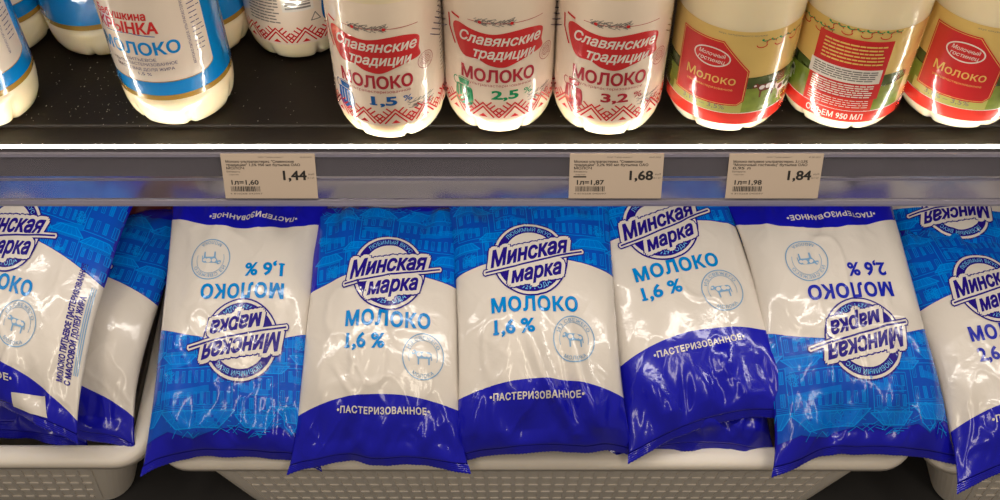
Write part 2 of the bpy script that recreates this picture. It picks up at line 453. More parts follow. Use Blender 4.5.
def stamp_art():
    a = Art(); cx, cy, r = .040, -Y_STAMP, .0215
    a.ring(cx, cy, r, r, .0011, 'ink_stamp', 2); a.ring(cx, cy, r - .0065, r - .0065, .0005, 'ink_stamp', 2, a0=-20, a1=200)
    a.text('ИЗ СВЕЖЕГО', cx, cy, .040, 'ink_stamp', 2, h=.0032, off=.008, arc=(r - .0042, 90), spacing=1.1)
    a.text('МОЛОКА', cx, cy, .022, 'ink_stamp', 2, h=.0032, off=.008, arc=(-(r - .0038), 270), spacing=1.1)
    cow(a, cx, cy - .001, .0115, 'ink_stamp', 2, spots='bag_white')
    return a.cut(.003)
CITY = city_art().merged(); LOGO = logo_art().merged(); STAMP = stamp_art().merged(); SIDE = side_art().merged()
LETTER = {'1,6 %': lettering_parts('1,6 %', 'ink_text_azure'), '2,6 %': lettering_parts('2,6 %', 'ink_text_violet')}

# ------------------------------------------------------------------ bags
def vnoise(x, y, seed):
    """smooth value noise on arrays, -1..1"""
    rs = np.random.RandomState(seed % 100000); T = rs.uniform(-1, 1, (64, 64))
    xi = np.floor(x).astype(int); yi = np.floor(y).astype(int); fx = x - xi; fy = y - yi
    fx = fx * fx * fx * (fx * (fx * 6 - 15) + 10); fy = fy * fy * fy * (fy * (fy * 6 - 15) + 10)
    g = lambda a, b: T[a % 64, b % 64]
    return (g(xi, yi) * (1 - fx) + g(xi + 1, yi) * fx) * (1 - fy) + (g(xi, yi + 1) * (1 - fx) + g(xi + 1, yi + 1) * fx) * fy
NS, NA = 190, 104
def bag_surface(W, L, T, t0, t1, seed, wr=1.0, creases=(), end=(1.0, 1.0), droop=(0.008, 0.008), skew=0.0):
    """s: 0 front .. 1 back, a: -1..1 -> top and bottom point grids in the bag's own frame (origin front centre, +y to the back)"""
    s = np.linspace(0, 1, NS + 1); a = np.linspace(-1, 1, NA + 1)
    ds = L / NS
    tilt = np.radians(t0 + (t1 - t0) * np.clip(s * 1.0, 0, 1))
    yy = np.concatenate([[0], np.cumsum(np.cos(tilt[:-1]) * ds)]); zz = np.concatenate([[0], np.cumsum(np.sin(tilt[:-1]) * ds)])
    S, A = np.meshgrid(s, a, indexing='ij')
    Eb = np.clip(1 - np.abs(2 * S - 1) ** 3.2, 0, 1) ** 0.80
    E = Eb
    k = 1 - 0.115 * np.clip(Eb, 0, 1) + 0.01 * vnoise(S * 5, A * 0, seed + 3)
    Ca = np.clip(1 - np.abs(A) ** 2.6, 0, 1) ** 0.62
    x = A * W / 2 * k + skew * S ** 1.3
    cf = A ** 2 * np.exp(-S * L / .022); cb = A ** 2 * np.exp(-(1 - S) * L / .022)
    d_along = -0.009 * end[0] * cf + 0.009 * end[1] * cb
    X_, Y_ = A * W / 2, S * L
    ef, eb = np.exp(-S * L / .03), np.exp(-(1 - S) * L / .03)
    d_along = d_along + .0045 * vnoise(A * 2.6 + 9, A * 0 + .5, seed + 21) * ef + .0045 * vnoise(A * 2.6 + 9, A * 0 + 3.5, seed + 22) * eb
    h = T * E * Ca
    mask = np.clip(Ca * 1.4, 0, 1) * np.clip(np.minimum(S, 1 - S) * L / .014, 0, 1)
    n = lambda fx, fy, sd: vnoise(X_ * fx + 7.3, Y_ * fy + 3.1, seed + sd)
    broad = .0042 * n(16, 11, 1) + .0022 * n(34, 26, 2)
    q1 = n(30, 22, 5); q2 = vnoise((X_ + Y_ * .8) * 34, (Y_ - X_ * .8) * 22, seed + 6)
    sm = lambda q, k: np.exp(-(q * k) ** 2)
    ridg = .0016 * sm(q1, 4.5) * np.clip(.4 + n(9, 9, 8), 0, 1) + .0013 * sm(q2, 4.5) * np.clip(.4 + n(8, 8, 12), 0, 1)
    nearf = np.exp(-((Y_ - .024) / .026) ** 2); nearb = np.exp(-((L - Y_ - .024) / .026) ** 2)
    folds = 1.35 * (.0046 * vnoise(X_ * 46 + Y_ * 14, Y_ * 9, seed + 9) + .0025 * vnoise(X_ * 95 - Y_ * 20, Y_ * 16, seed + 10)) * (nearf + nearb)
    sharp = .0016 * np.exp(-(vnoise(X_ * 42 - Y_ * 30, Y_ * 30 + X_ * 25, seed + 31) * 5) ** 2) * np.clip(np.exp(-Y_ / .05) + np.exp(-(L - Y_) / .05), 0, 1)
    w_ = (sharp + broad + ridg * .9 + folds) * mask * wr
    for (x0, y0, x1, y1, wd, am) in creases:
        px, py = X_ - x0, Y_ - y0; dx, dy = x1 - x0, y1 - y0; l2 = dx * dx + dy * dy
        t = np.clip((px * dx + py * dy) / l2, 0, 1); dist = np.hypot(px - t * dx, py - t * dy)
        w_ = w_ + am * np.exp(-(dist / wd) ** 2) * np.sin(PI * np.clip(t * .9 + .05, 0, 1)) ** .5 * np.clip(mask * 1.5, 0, 1)
    wv = .0050 * vnoise(A * 3.4 + 5, A * 0 + 7.5, seed + 23) * ef + .0050 * vnoise(A * 3.4 + 5, A * 0 + 9.5, seed + 24) * eb
    dr = wv - droop[0] * np.abs(A) ** 3 * np.exp(-Y_ / .03) - droop[1] * np.abs(A) ** 3 * np.exp(-(L - Y_) / .03)
    ty, tz = np.cos(tilt)[:, None], np.sin(tilt)[:, None]
    def pos(hh):
        return np.stack([x, yy[:, None] + ty * d_along - tz * hh, zz[:, None] + tz * d_along + ty * hh], 2)
    top = pos(h + w_ + dr); botm = pos(-.55 * T * E * Ca + dr - 0.0004)
    # rim vertices are shared by both sheets
    botm[:, 0] = top[:, 0]; botm[:, -1] = top[:, -1]; botm[0] = top[0]; botm[-1] = top[-1]
    return top, botm
def normals(G):
    gs = np.gradient(G, axis=0); ga = np.gradient(G, axis=1)
    n = np.cross(ga, gs); n /= np.linalg.norm(n, axis=2, keepdims=True) + 1e-12
    return n
def sample(G, S, A):
    fs = np.clip(S, 0, 1) * NS; fa = np.clip((A + 1) / 2, 0, 1) * NA
    i = np.minimum(fs.astype(int), NS - 1); j = np.minimum(fa.astype(int), NA - 1); u = (fs - i)[:, None]; v = (fa - j)[:, None]
    return (G[i, j] * (1 - v) + G[i, j + 1] * v) * (1 - u) + (G[i + 1, j] * (1 - v) + G[i + 1, j + 1] * v) * u
def make_bag(label, front, yaw=0.0, flipped=False, pct='1,6 %', W=BW, L=BL, T=.024, t0=30, t1=12, seed=1, wr=1.0, creases=(),
             end=(1, 1), droop=(.008, .008), roll=0.0, skew=0.0, ps=0.0, pxs=0.0, patch=False, detail=True, group=None):
    t = empty('milk_bag', front, label, 'milk bag', group, (0, R(roll), R(yaw)))
    top, botm = bag_surface(W, L, T, t0, t1, seed, wr, creases, end, droop, skew)
    N = normals(top)
    s = np.linspace(0, 1, NS + 1); a = np.linspace(-1, 1, NA + 1); S, A = np.meshgrid(s, a, indexing='ij')
    fl = -1 if flipped else 1
    uvx = (fl * A * BW / 2 - pxs) * 10; uvy = ((S if flipped else 1 - S) * BL - ps) * 10
    UV = np.stack([uvx, uvy], 2).reshape(-1, 2)
    nv = (NS + 1) * (NA + 1); idx = np.arange(nv).reshape(NS + 1, NA + 1)
    q = np.stack([idx[:-1, :-1], idx[:-1, 1:], idx[1:, 1:], idx[1:, :-1]], 2).reshape(-1, 4)
    # bottom sheet, coarser is not needed: same grid, borders welded to the top sheet
    bidx = idx + nv; bidx[0] = idx[0]; bidx[-1] = idx[-1]; bidx[:, 0] = idx[:, 0]; bidx[:, -1] = idx[:, -1]
    qb = np.stack([bidx[:-1, :-1], bidx[1:, :-1], bidx[1:, 1:], bidx[:-1, 1:]], 2).reshape(-1, 4)
    V = np.concatenate([top.reshape(-1, 3), botm.reshape(-1, 3)]); F = [tuple(f) for f in np.concatenate([q, qb]).tolist()]
    mi = [0] * len(F); mats = ['bag_film']; uv = np.concatenate([UV, UV])
    def mapped(M):
        AV, LY, AF, AM, names = M
        AV = AV + (pxs, -ps)
        S_ = (-AV[:, 1] / BL) if flipped else 1 + AV[:, 1] / BL
        A_ = fl * AV[:, 0] / (BW / 2)
        return sample(top, S_, A_) + sample(N, S_, A_) * (0.00045 + 0.00011 * LY)[:, None], *inside(AF, AM, S_, A_), names
    def inside(AF, AM, S_, A_):
        ok = (np.abs(A_) <= 1.0) & (S_ >= 0) & (S_ <= 1)
        k_ = [i for i, f in enumerate(AF) if ok[list(f)].all()]
        return [AF[i] for i in k_], [AM[i] for i in k_]
    if detail:
        P, AF, AM, names = mapped(CITY)
        b = len(V); V = np.concatenate([V, P]); F += [tuple(i + b for i in f) for f in AF]
        mi += [m + 1 for m in AM]; mats += names; uv = np.concatenate([uv, np.zeros((len(P), 2))])
    new_obj('film', V, F, mats, t, mi, uv=uv)
    # crimped end seals
    for sd, nm in ((0, 'end_seal'), (1, 'end_seal')):
        row = top[0] if sd == 0 else top[-1]; nxt = top[1] if sd == 0 else top[-2]
        dirv = row - nxt; dirv /= np.linalg.norm(dirv, axis=1, keepdims=True)
        up = N[2] if sd == 0 else N[-3]; up = np.zeros_like(row); up[:, 2] = 1
        SV, SF = [], []; nr = 9; ln = .0085
        K = len(row)
        for r_ in range(nr):
            f = r_ / (nr - 1); z = (.00035 if r_ % 2 else -.00005)
            zig = (.0008 * ((np.arange(K) % 2) * 1.0)[:, None] * dirv if r_ == nr - 1 else 0)
            SV.append(row + dirv * ln * f + up * (z + .0002) + zig)
        top_r = np.concatenate(SV); bot_r = top_r - (0, 0, .0006)
        m_ = nr * K
        for r_ in range(nr - 1):
            for j in range(K - 1):
                a_, b_, c_, d_ = r_ * K + j, r_ * K + j + 1, (r_ + 1) * K + j + 1, (r_ + 1) * K + j
                SF.append((a_, b_, c_, d_)); SF.append((a_ + m_, d_ + m_, c_ + m_, b_ + m_))
        for j in range(K - 1):
            SF.append(((nr - 1) * K + j, (nr - 1) * K + j + 1, (nr - 1) * K + j + 1 + m_, (nr - 1) * K + j + m_))
        new_obj(nm, np.concatenate([top_r, bot_r]), SF, ['bag_blue'], t, smooth=False)
    if detail:
        for nm, M in (('logo', LOGO), ('round_stamp', STAMP)) + LETTER[pct]:
            P, AF, AM, names = mapped(M); new_obj(nm, P, AF, names, t, AM)
    if patch:
        P, AF, AM, names = mapped(SIDE); new_obj('side_lettering', P, AF, names, t, AM)
        a_ = Art(); cx, cy = .066, -.242
        a_.poly([(cx - .018, cy - .010), (cx + .020, cy - .004), (cx + .016, cy + .012), (cx - .020, cy + .005)], 'bag_white', 4)
        P, AF, AM, names = mapped(a_.cut(.003).merged()); new_obj('white_patch', P, AF, names, t, AM)['label'] = 'white patch on the blue end'
    return t

# ------------------------------------------------------------------ bottles
SHELF_Z = CAM.z - 0.468
def lathe(prof, n, mod=None):
    """prof list of (r,z); returns verts, faces (closed at both ends when r==0)"""
    V, F = [], []
    for (r_, z) in prof:
        for i in range(n):
            a = 2 * PI * i / n; rr = r_ if mod is None else mod(r_, z, a); V.append((rr * math.cos(a), rr * math.sin(a), z))
    for k in range(len(prof) - 1):
        for i in range(n): F.append((k * n + i, k * n + (i + 1) % n, (k + 1) * n + (i + 1) % n, (k + 1) * n + i))
    F.append(tuple(range(n))[::-1]); F.append(tuple(range((len(prof) - 1) * n, len(prof) * n)))
    return V, F
def bottle_body(Rb, ribs):
    prof = [(Rb * .30, .0035), (Rb * .52, .0012), (Rb * .66, 0.0), (Rb * .78, .0012), (Rb * .88, .0045), (Rb * .95, .010), (Rb * .985, .016), (Rb, .0225)]
    if ribs: prof += [(Rb, .026), (Rb * .985, .0275), (Rb * .985, .029), (Rb, .0305)]
    prof += [(Rb, z) for z in (.034, .06, .09, .12, .15)]
    for k in range(1, 13):
        t = k / 12; prof.append((Rb + (.0155 - Rb) * (t * t * (3 - 2 * t)), .15 + .075 * t))
    prof += [(.0155, .229), (.0175, .230), (.0175, .232), (.0145, .233), (.0145, .238)]
    def mod(r_, z, a):
        if z > .021 or r_ < Rb * .5: return r_
        f = abs(((a / (2 * PI) * 6) + .5) % 1 - .5) * 2    # 0 at a notch of the foot
        g = math.exp(-(f / .13) ** 2) * (1 - z / .021)
        return r_ * (1 - .10 * g)
    return lathe(prof, 144, mod)
def bend(M, Rl):
    AV, LY, AF, AM, names = M
    th = AV[:, 0] / Rl - PI / 2; r_ = Rl + .00012 + .00006 * LY
    return np.stack([r_ * np.cos(th), r_ * np.sin(th), AV[:, 1]], 1), AF, AM, names
def jar(a, x, y, s, m):
    a.blob([(x - .8 * s, y - 1.2 * s), (x - .9 * s, y + .4 * s), (x - .5 * s, y + .8 * s), (x - .55 * s, y + 1.3 * s), (x + .55 * s, y + 1.3 * s), (x + .5 * s, y + .8 * s), (x + .9 * s, y + .4 * s), (x + .8 * s, y - 1.2 * s)], m, 2)
    a.ring(x, y + 1.35 * s, .62 * s, .18 * s, .08 * s, m, 2, 20)
    a.ring(x - .9 * s, y + .9 * s, .35 * s, .45 * s, .1 * s, m, 2, 12, 60, 290)
    for k in range(3): a.line([(x - (.5 - .4 * k) * s, y - .7 * s), (x - (.55 - .4 * k) * s, y + .5 * s)], .09 * s, 'label_text_white', 3)
    a.line([(x - .6 * s, y + .75 * s), (x + .6 * s, y + .75 * s)], .08 * s, 'label_text_white', 3)
def ornament(a, x0, x1, y, h):
    """red woven border of nested chevrons"""
    wv = .021; n = int((x1 - x0) / wv)
    for i in range(n):
        c = x0 + wv * (i + .5); hw = wv / 2
        for k in range(2):
            o = k * .0034
            a.line([(c - hw + o, y - .001), (c, y + h - .002 - o * .9), (c + hw - o, y - .001)], .0011, 'label_red', 2)
        for k in range(4):
            f = (k + .6) / 4.6
            for sgn in (-1, 1):
                px, py = c + sgn * hw * (1 - f), y + (h - .002) * f
                a.line([(px, py), (px + sgn * .0032, py + .0030)], .0011, 'label_red', 2)
        a.poly([(c - .003, y - .001), (c, y + .0018), (c + .003, y - .001)], 'label_red', 2)
def seal_pink(a, x, y, r_):
    a.ring(x, y, r_, r_, .0006, 'label_pink', 2, 24); a.ring(x, y, r_ * .55, r_ * .55, .0005, 'label_pink', 2, 20)
    for k in range(4): a.line([(x - r_ * .4, y + r_ * (.3 - .2 * k)), (x + r_ * .4, y + r_ * (.3 - .2 * k))], .0005, 'label_pink', 2)
    a.text('натуральный', x, y, r_ * 3.6, 'label_pink', 2, h=r_ * .26, off=0, arc=(r_ * .75, 90))
def scrib(a, cx, cy, wx, wy, n, m, seed, lw=.0004):
    rnd = random.Random(seed)
    for k in range(n):
        x = cx + rnd.uniform(-wx, wx); y = cy + rnd.uniform(-wy, wy); an = rnd.uniform(-.5, .7); l = rnd.uniform(.0015, .005)
        a.line([(x, y), (x + l * math.cos(an), y + l * math.sin(an))], lw, m, 1)
def textlines(a, x0, x1, y0, y1, n, m, seed, lw):
    """block of fine print too small to read: rows of short strokes"""
    rnd = random.Random(seed)
    for k in range(n):
        y = y0 + (y1 - y0) * (k + .5) / n; x = x0
        while x < x1 - .002:
            l = rnd.uniform(.0015, .006); a.line([(x, y), (min(x + l, x1), y)], lw, m, 6); x += l + .0011
def art_slav(pct, m, back=False):
    a = Art()
    if not back:
        a.blob([(x * 1.06, y + .0035) for x, y in [(-.0305, .0815), (-.026, .0860), (-.016, .0840), (-.004, .0825), (.010, .0845), (.020, .0845), (.0285, .0810), (.028, .0725), (.0285, .0665), (.020, .0640), (.012, .0610),
                (.003, .0575), (-.006, .0590), (-.013, .0625), (-.022, .0625), (-.027, .069)]], 'label_red', 2)
        a.line([(-.0365, .091), (-.036, .082), (-.031, .072)], .0016, 'label_red', 2); a.line([(-.033, .0935), (-.027, .0925)], .0016, 'label_red', 2)
        a.text('Славянские', .001, .0812, .055, 'label_text_white', 3, h=.0074, off=.022, shear=.3, rot=-1)
        a.text('традиции', .004, .0710, .041, 'label_text_white', 3, h=.0074, off=.022, shear=.3, rot=-1)
        a.text('МОЛОКО', -.001, .0540, .050, 'label_text_red', 3, h=.0094, off=.035)
        a.text('ультрапастеризованное', .001, .0466, .042, 'label_text_red', 3, h=.0022, off=.0)
        a.text(pct[:3], .004, .0392, .018, m, 3, h=.0070, off=.035, foot=pct[0] == '1'); a.text('%', .0195, .0402, .006, m, 3, h=.0045, off=.01)
        jar(a, -.0245, .0365, .0074, m)
        seal_pink(a, .0345, .064, .0065)
        scrib(a, .028, .033, .009, .0035, 60, 'label_text_grey', 3)
        scrib(a, -.004, .0945, .012, .0018, 60, 'label_text_grey', 4)
        a.line([(-.02, .0940), (.03, .0940)], .0004, 'label_text_red', 1)
        for x in (-.012, .008): a.disc(x, .0940, .0012, .0012, 'label_red', 2, 10)
        for (sx) in (-1, 1):
            for k in range(9): a.line([(sx * (.040 + .002 * k), .080 + .003 * k), (sx * (.052 + .001 * k), .072 + .0035 * k)], .0006, 'label_text_navy', 1)
    textlines(a, .050, .083, .045, .105, 20, 'label_text_grey', 8, .0007)
    textlines(a, -.083, -.052, .045, .105, 20, 'label_text_grey', 9, .0007)
    if back:
        textlines(a, -.030, -.006, .036, .108, 28, 'label_text_grey', 18, .0010)
        a.rect(-.003, .046, .019, .084, 'label_text_white', 2)
        rnd = random.Random(2)
        for k in range(14):
            y = .048 + .0024 * k; a.rect(-.001, y, .017, y + rnd.uniform(.0006, .0016), 'label_text_grey', 3)
        a.line([(.016, .037), (.0195, .043), (.023, .037), (.016, .037)], .0007, 'label_text_grey', 2)
        jar(a, .034, .046, .0095, m)
    ornament(a, -.126, .126, .0215, .0125)
    return a.cut(.0025)
def art_krynka():
    a = Art()
    P = [(-.040, .125), (-.040, .050)] + [(-.040 + .012 * (1 - math.cos(t)), .050 - .006 * math.sin(t)) for t in np.linspace(.2, PI / 2, 6)] + \
        [(.028 + .018 * math.sin(t), .050 - .006 * math.cos(t)) for t in np.linspace(.1, PI / 2, 8)] + [(.046, .125)]
    a.poly(P, 'label_cream_grey', 1)
    a.line(P[1:-1], .0006, 'label_gold', 2)
    a.rect(-.126, .0290, .126, .0330, 'label_gold', 1)
    a.text('Бабушкина', -.008, .0945, .036, 'label_red', 3, h=.0060, off=.03, shear=.1)
    a.text('КРЫНКА', -.006, .0855, .042, 'label_red', 3, h=.0082, off=.035, shear=.1)
    a.line([(-.022, .0795), (-.004, .0815), (.012, .0790)], .0006, 'label_text_blue', 2)
    a.text('МОЛОКО', -.002, .0700, .056, 'label_blue', 3, h=.0092, off=.032)
    a.text('ПИТЬЕВОЕ', -.001, .0615, .020, 'label_text_navy', 3, h=.0023, off=.004)
    a.text('УЛЬТРАПАСТЕРИЗОВАННОЕ', -.001, .0580, .045, 'label_text_navy', 3, h=.0023, off=.004)
    a.text('МАССОВАЯ ДОЛЯ ЖИРА', -.001, .0540, .040, 'label_text_navy', 3, h=.0023, off=.004)
    a.text('1,5 %', -.001, .0503, .009, 'label_text_navy', 3, h=.0023, off=.004)
    a.text('МОЛОКО ПИТЬЕВОЕ УЛЬТРАПАСТЕРИЗОВАННОЕ', .0325, .083, .060, 'label_text_navy', 3, h=.0018, off=.0, rot=90)
    textlines(a, .036, .0445, .060, .115, 16, 'label_text_navy', 4, .0006)
    return a.cut(.0025)
def vine(a, x0, x1, y):
    n = int((x1 - x0) / .006)
    for i in range(n):
        x = x0 + (i + .5) * .006; s_ = 1 if i % 2 else -1
        a.ring(x, y + s_ * .0008, .0036, .0022, .0007, 'label_red', 2, 12, 0 if s_ > 0 else 180, 200 if s_ > 0 else 380)
        a.ring(x + .002, y + .003, .0024, .0014, .0007, 'label_text_green', 2, 10, 180, 360)
        a.disc(x, y + .0030, .0009, .0007, 'label_text_green', 2, 8)
def art_gost():
    a = Art()
    a.rect(-.135, .0145, .135, .0235, 'label_red_bright', 1)
    a.line([(-.135, .0238), (.135, .0238)], .0006, 'label_text_white', 2)
    # meadow strip with tree line, then cows
    for (x0, x1) in ((-.07, .070), (.09, .133)):
        n = 14; top = [(x1 - (x1 - x0) * i / n, .047 + .0025 * math.sin(i * 1.7)) for i in range(n + 1)]
        a.poly([(x0, .0238), (x1, .0238)] + top, 'label_grass', 1)
        top2 = [(x, y + .0035 + .001 * math.sin(x * 900)) for x, y in top]
        a.poly([(p[0], p[1] - .001) for p in top[::-1]] + top2, 'label_tree', 1.5)
    cow(a, .027, .0415, .0100, 'label_brown', 3, spots='label_text_white'); cow(a, .044, .0360, .0120, 'label_text_white', 3, spots='label_dark')
    a.rect(-.040, .0238, .012, .0325, 'label_olive', 2)
    a.text('3,1% – 3,5%', -.014, .0283, .030, 'label_text_grey', 3, h=.0036, off=.005)
    # main panel
    a.poly([(-.037, .030), (.0085, .030), (.0125, .034), (.0125, .058), (-.0065, .079), (-.037, .079)], 'label_red', 4)
    pl = [(-.036, .031), (.0083, .031), (.0115, .0343), (.0115, .0576), (-.007, .078), (-.036, .078)]
    a.line(pl + [pl[0]], .0004, 'label_text_yellow', 5)
    a.ring(-.013, .0655, .0125, .0072, .0009, 'label_text_white', 5, 36)
    a.text('Молочный', -.013, .0675, .018, 'label_text_white', 5, h=.0030, off=.004, shear=.2)
    a.text('гостинец', -.013, .0632, .018, 'label_text_white', 5, h=.0030, off=.004, shear=.2)
    a.text('Молоко', -.012, .0500, .034, 'label_text_yellow', 5, h=.0066, off=.008)
    a.text('ультрапастеризованное', -.012, .0428, .032, 'label_text_yellow', 5, h=.0018, off=0)
    a.text('вкус натурального молока', .004, .085, .030, 'label_text_grey', 3, h=.0013, off=0)
    vine(a, .014, .075, .0785)
    # reverse side, centred on x = 0.09
    b = .092
    a.poly([(b - .026, .0335), (b + .022, .0335), (b + .022, .079), (b - .026, .079)], 'label_red', 4)
    a.rect(b - .027, .046, b + .020, .057, 'label_text_white', 5)
    textlines(a, b - .024, b + .017, .0475, .056, 5, 'label_text_grey', 6, .0009)
    textlines(a, b - .021, b + .018, .060, .076, 6, 'label_text_yellow', 7, .0011)
    textlines(a, b - .023, b + .017, .0345, .045, 6, 'label_text_white', 7, .0008)
    a.rect(b - .026, .0238, b + .020, .0335, 'label_red_bright', 2)
    textlines(a, b - .023, b + .017, .026, .033, 4, 'label_text_white', 12, .0005)
    a.text('ОБЪЕМ 950 МЛ', b - .003, .0190, .038, 'label_text_white', 3, h=.0046, off=.016)
    vine(a, b - .024, b + .026, .0835)
    return a.cut(.0025)
A_SL = {k: art_slav(k, m).merged() for k, m in (('1,5 %', 'label_text_blue'), ('2,5 %', 'label_text_green'), ('3,2 %', 'label_text_red'))}
A_SLB = art_slav('1,5 %', 'label_text_blue', True).merged()
A_KR = art_krynka().merged(); A_GO = art_gost().merged()
def sleeve(Rl, z0, z1, name, m, parent, seed=0, wav=0.0):
    n, k = 144, 40; V, F = [], []
    for j in range(k + 1):
        z = z0 + (z1 - z0) * j / k
        for i in range(n): a = 2 * PI * i / n; V.append((Rl * math.cos(a), Rl * math.sin(a), z))
    for j in range(k):
        for i in range(n): F.append((j * n + i, j * n + (i + 1) % n, (j + 1) * n + (i + 1) % n, (j + 1) * n + i))
    return new_obj(name, V, F, [m], parent)
_bodies = {}
KINDS = {'slav': (.0369, False, 'label_cream', .0185, .112, 'cap_blue'), 'krynka': (.0375, True, 'label_blue', .0300, .120, 'cap_blue'), 'gost': (.0405, False, 'label_yellow', .0145, .0875, 'cap_red')}
def make_bottle(kind, art, px, py, label, yaw=0, group=None, cap=None):
    """px,py = pixel of the lowest visible point of the foot on the shelf"""
    Rb, ribs, lm, z0, z1, cp = KINDS[kind]
    p = at_z(px, py, SHELF_Z); p.y += Rb * .80
    t = empty('milk_bottle', (p.x, p.y, SHELF_Z + .0005), label, 'milk bottle', group, (0, 0, R(yaw)))
    V, F = bottle_body(Rb, ribs)
    if kind not in _bodies:
        _bodies[kind] = new_obj('bottle_body', V, F, ['milk_plastic'], t)
    else:
        o = _bodies[kind].copy(); C.objects.link(o); o.parent = t
    Rl = Rb + .0003
    sl = sleeve(Rl, z0, z1, 'label', lm, t)
    P, AF, AM, names = bend(art, Rl); new_obj('label_print', P, AF, names, sl, AM)
    cpv, cpf = lathe([(.0185, .232), (.0190, .233), (.0190, .247), (.0180, .249), (.010, .2495)], 48, lambda r_, z, a: r_ + .0003 * math.cos(a * 36) if .2325 < z < .248 else r_)
    new_obj('cap', cpv, cpf, [cap or cp], t)
    return t

# ================================================================== THE SETTING
def struct(o, label=None): o['kind'] = 'structure'; return o
struct(box('floor', (-2.5, -2.5, -.05), (2.5, 1.5, 0), 'floor_tile'))
struct(box('wall_back', (-1.6, 1.14, 0), (1.6, 1.20, 2.2), 'cooler_panel'))

# bottle shelf: plate, groove, light profile
FE = at_z(500, 146, SHELF_Z).y           # front edge of the shelf
MATE = at_z(500, 125, SHELF_Z).y
sh = empty('display_shelf', (0, FE, SHELF_Z), 'black cooler shelf under the standing milk bottles, thin glowing line along its front edge', 'shelf')
def rel(o): return o
box('shelf_plate', (-1.1, MATE - FE, -.022), (1.1, 1.138 - FE, 0), 'shelf_black', sh, bevel=.001)
box('front_groove', (-1.1, .0020, -.024), (1.1, MATE - FE - .0002, -.0022), 'shelf_black', sh)
extrude_profile('front_lip', [(-.0018, -.0008), (-.0013, -.0008), (-.0013, -.003), (.0016, -.003), (.0018, -.024), (.006, -.026), (.006, -.028), (-.0018, -.026)], -1.1, 1.1, 'shelf_metal', sh)  # thin upstand added to the lip to keep strip light off the rail bead
extrude_profile('light_strip', [(-.0012, -.0028), (.0018, -.0028), (.0018, -.0004), (-.0012, -.0008)], -1.1, 1.1, 'led', sh)
bm = bmesh.new(); rnd = random.Random(3)
for k in range(260):
    x = rnd.choice([rnd.gauss(-.27, .035), rnd.gauss(-.26, .05), rnd.uniform(-.4, .5)]); y = rnd.uniform(.02, .10) ; s_ = rnd.uniform(.0002, .0006)
    add_box(bm, (x, y, .0000), (x + s_, y + s_ * rnd.uniform(.6, 2), .0002))
dst = bm_obj('dust', bm, ['dust'], sh); dst['kind'] = 'stuff'

# ---- price rail on the shelf front
RT = Vector((0, FE - .003, SHELF_Z - .0045))
b1 = at_z(500, 203, SHELF_Z - .0385)
RB = Vector((0, b1.y, SHELF_Z - .0385))
rl = (RB - RT).length; ang = math.atan2(RT.y - RB.y, RT.z - RB.z)     # lean of the rail
rail = empty('price_rail', RT, 'clear plastic price rail clipped along the front edge of the bottle shelf', 'price rail', rot=(-ang, 0, 0))
box('front_strip', (-1.1, -.0012, -rl + .002), (1.1, 0, -.001), 'clear_rail', rail)
extrude_profile('top_bead', [(-.002, -.0015), (-.002, .0008), (.0015, .0012), (.0015, -.0015)], -1.1, 1.1, 'rail_bead', rail)
extrude_profile('bottom_bead', [(-.0026, -rl - .0012), (-.003, -rl + .0006), (-.0026, -rl + .0030), (.0012, -rl + .0034), (.0016, -rl - .0012)], -1.1, 1.1, 'rail_bead', rail)
extrude_profile('middle_rib', [(.0002, -rl * .50), (.0002, -rl * .50 - .0015), (.0020, -rl * .50 - .0015), (.0020, -rl * .50)], -1.1, 1.1, 'rail_bead', rail)

def price_tag(px, price, unit, lines, label, stripe=False):
    # on the rail plane
    M_ = rail.matrix_basis
    d = ray(px, 176); n = (Euler((-ang, 0, 0)).to_matrix() @ Vector((0, -1, 0)))
    p = CAM + d * ((RT - CAM).dot(n) / d.dot(n))
    W_, H_ = .0632, rl - .0035
    c = RT + (Euler((-ang, 0, 0)).to_matrix() @ Vector((0, -.0024, .0012 - H_ / 2)))
    t = empty('price_tag', (p.x, c.y, c.z), label, 'price tag', 'paper price tags in the rail', rot=(-ang, 0, 0))
    box('card', (-W_ / 2, -.0003, -H_ / 2), (W_ / 2, .0003, H_ / 2), 'paper', t)
    a = Art(); hw, hh = W_ / 2, H_ / 2
    a.text('ООО "Табак-инвест"', .002, hh - .0024, .017, 'print_grey', 1, h=.0010, off=0)
    a.text('30.09.2022', hw - .006, hh - .0024, .008, 'print_grey', 1, h=.0010, off=0)
    y = hh - .0055
    for (tx, wd) in lines:
        a.text(tx, -hw + .003 + wd / 2, y, wd, 'print_black', 1, h=.0018, off=.02); y -= .0024
    a.text('Беларусь', -hw + .003 + .0045, hh - .0128, .009, 'print_black', 1, h=.0012, off=.004)
    a.text('партия', -hw + .003 + .0045, hh - .0150, .0065, 'print_grey', 1, h=.0010, off=0)
    if stripe: a.rect(-hw + .0028, -hh + .0155, -hw + .0115, -hh + .0165, 'print_black', 1)
    a.text(price, hw - .0145, -hh + .0172, .0160, 'print_black', 1, h=.0068, off=.03)
    a.text('руб', hw - .0032, -hh + .0180, .0038, 'print_black', 1, h=.0011, off=0)
    a.text('за 1 шт', hw - .0038, -hh + .0153, .0050, 'print_black', 1, h=.0011, off=0)
    a.text(unit, -hw + .0145, -hh + .0120, .0185, 'print_black', 1, h=.0034, off=.025)
    rnd = random.Random(int(px)); x = -hw + .0045
    while x < -hw + .0245:
        w_ = rnd.choice([.00025, .0004, .0007]); a.rect(x, -hh + .0052, x + w_, -hh + .0090, 'print_black', 1); x += w_ + rnd.choice([.0003, .0005])
    a.text('4 810268 045097', -hw + .0145, -hh + .0036, .022, 'print_grey', 1, h=.0012, off=0)
    AV, LY, AF, AM, names = a.merged()
    P = np.stack([AV[:, 0], np.full(len(AV), -.00036), AV[:, 1]], 1)
    new_obj('print', P, AF, names, t, AM, smooth=False)
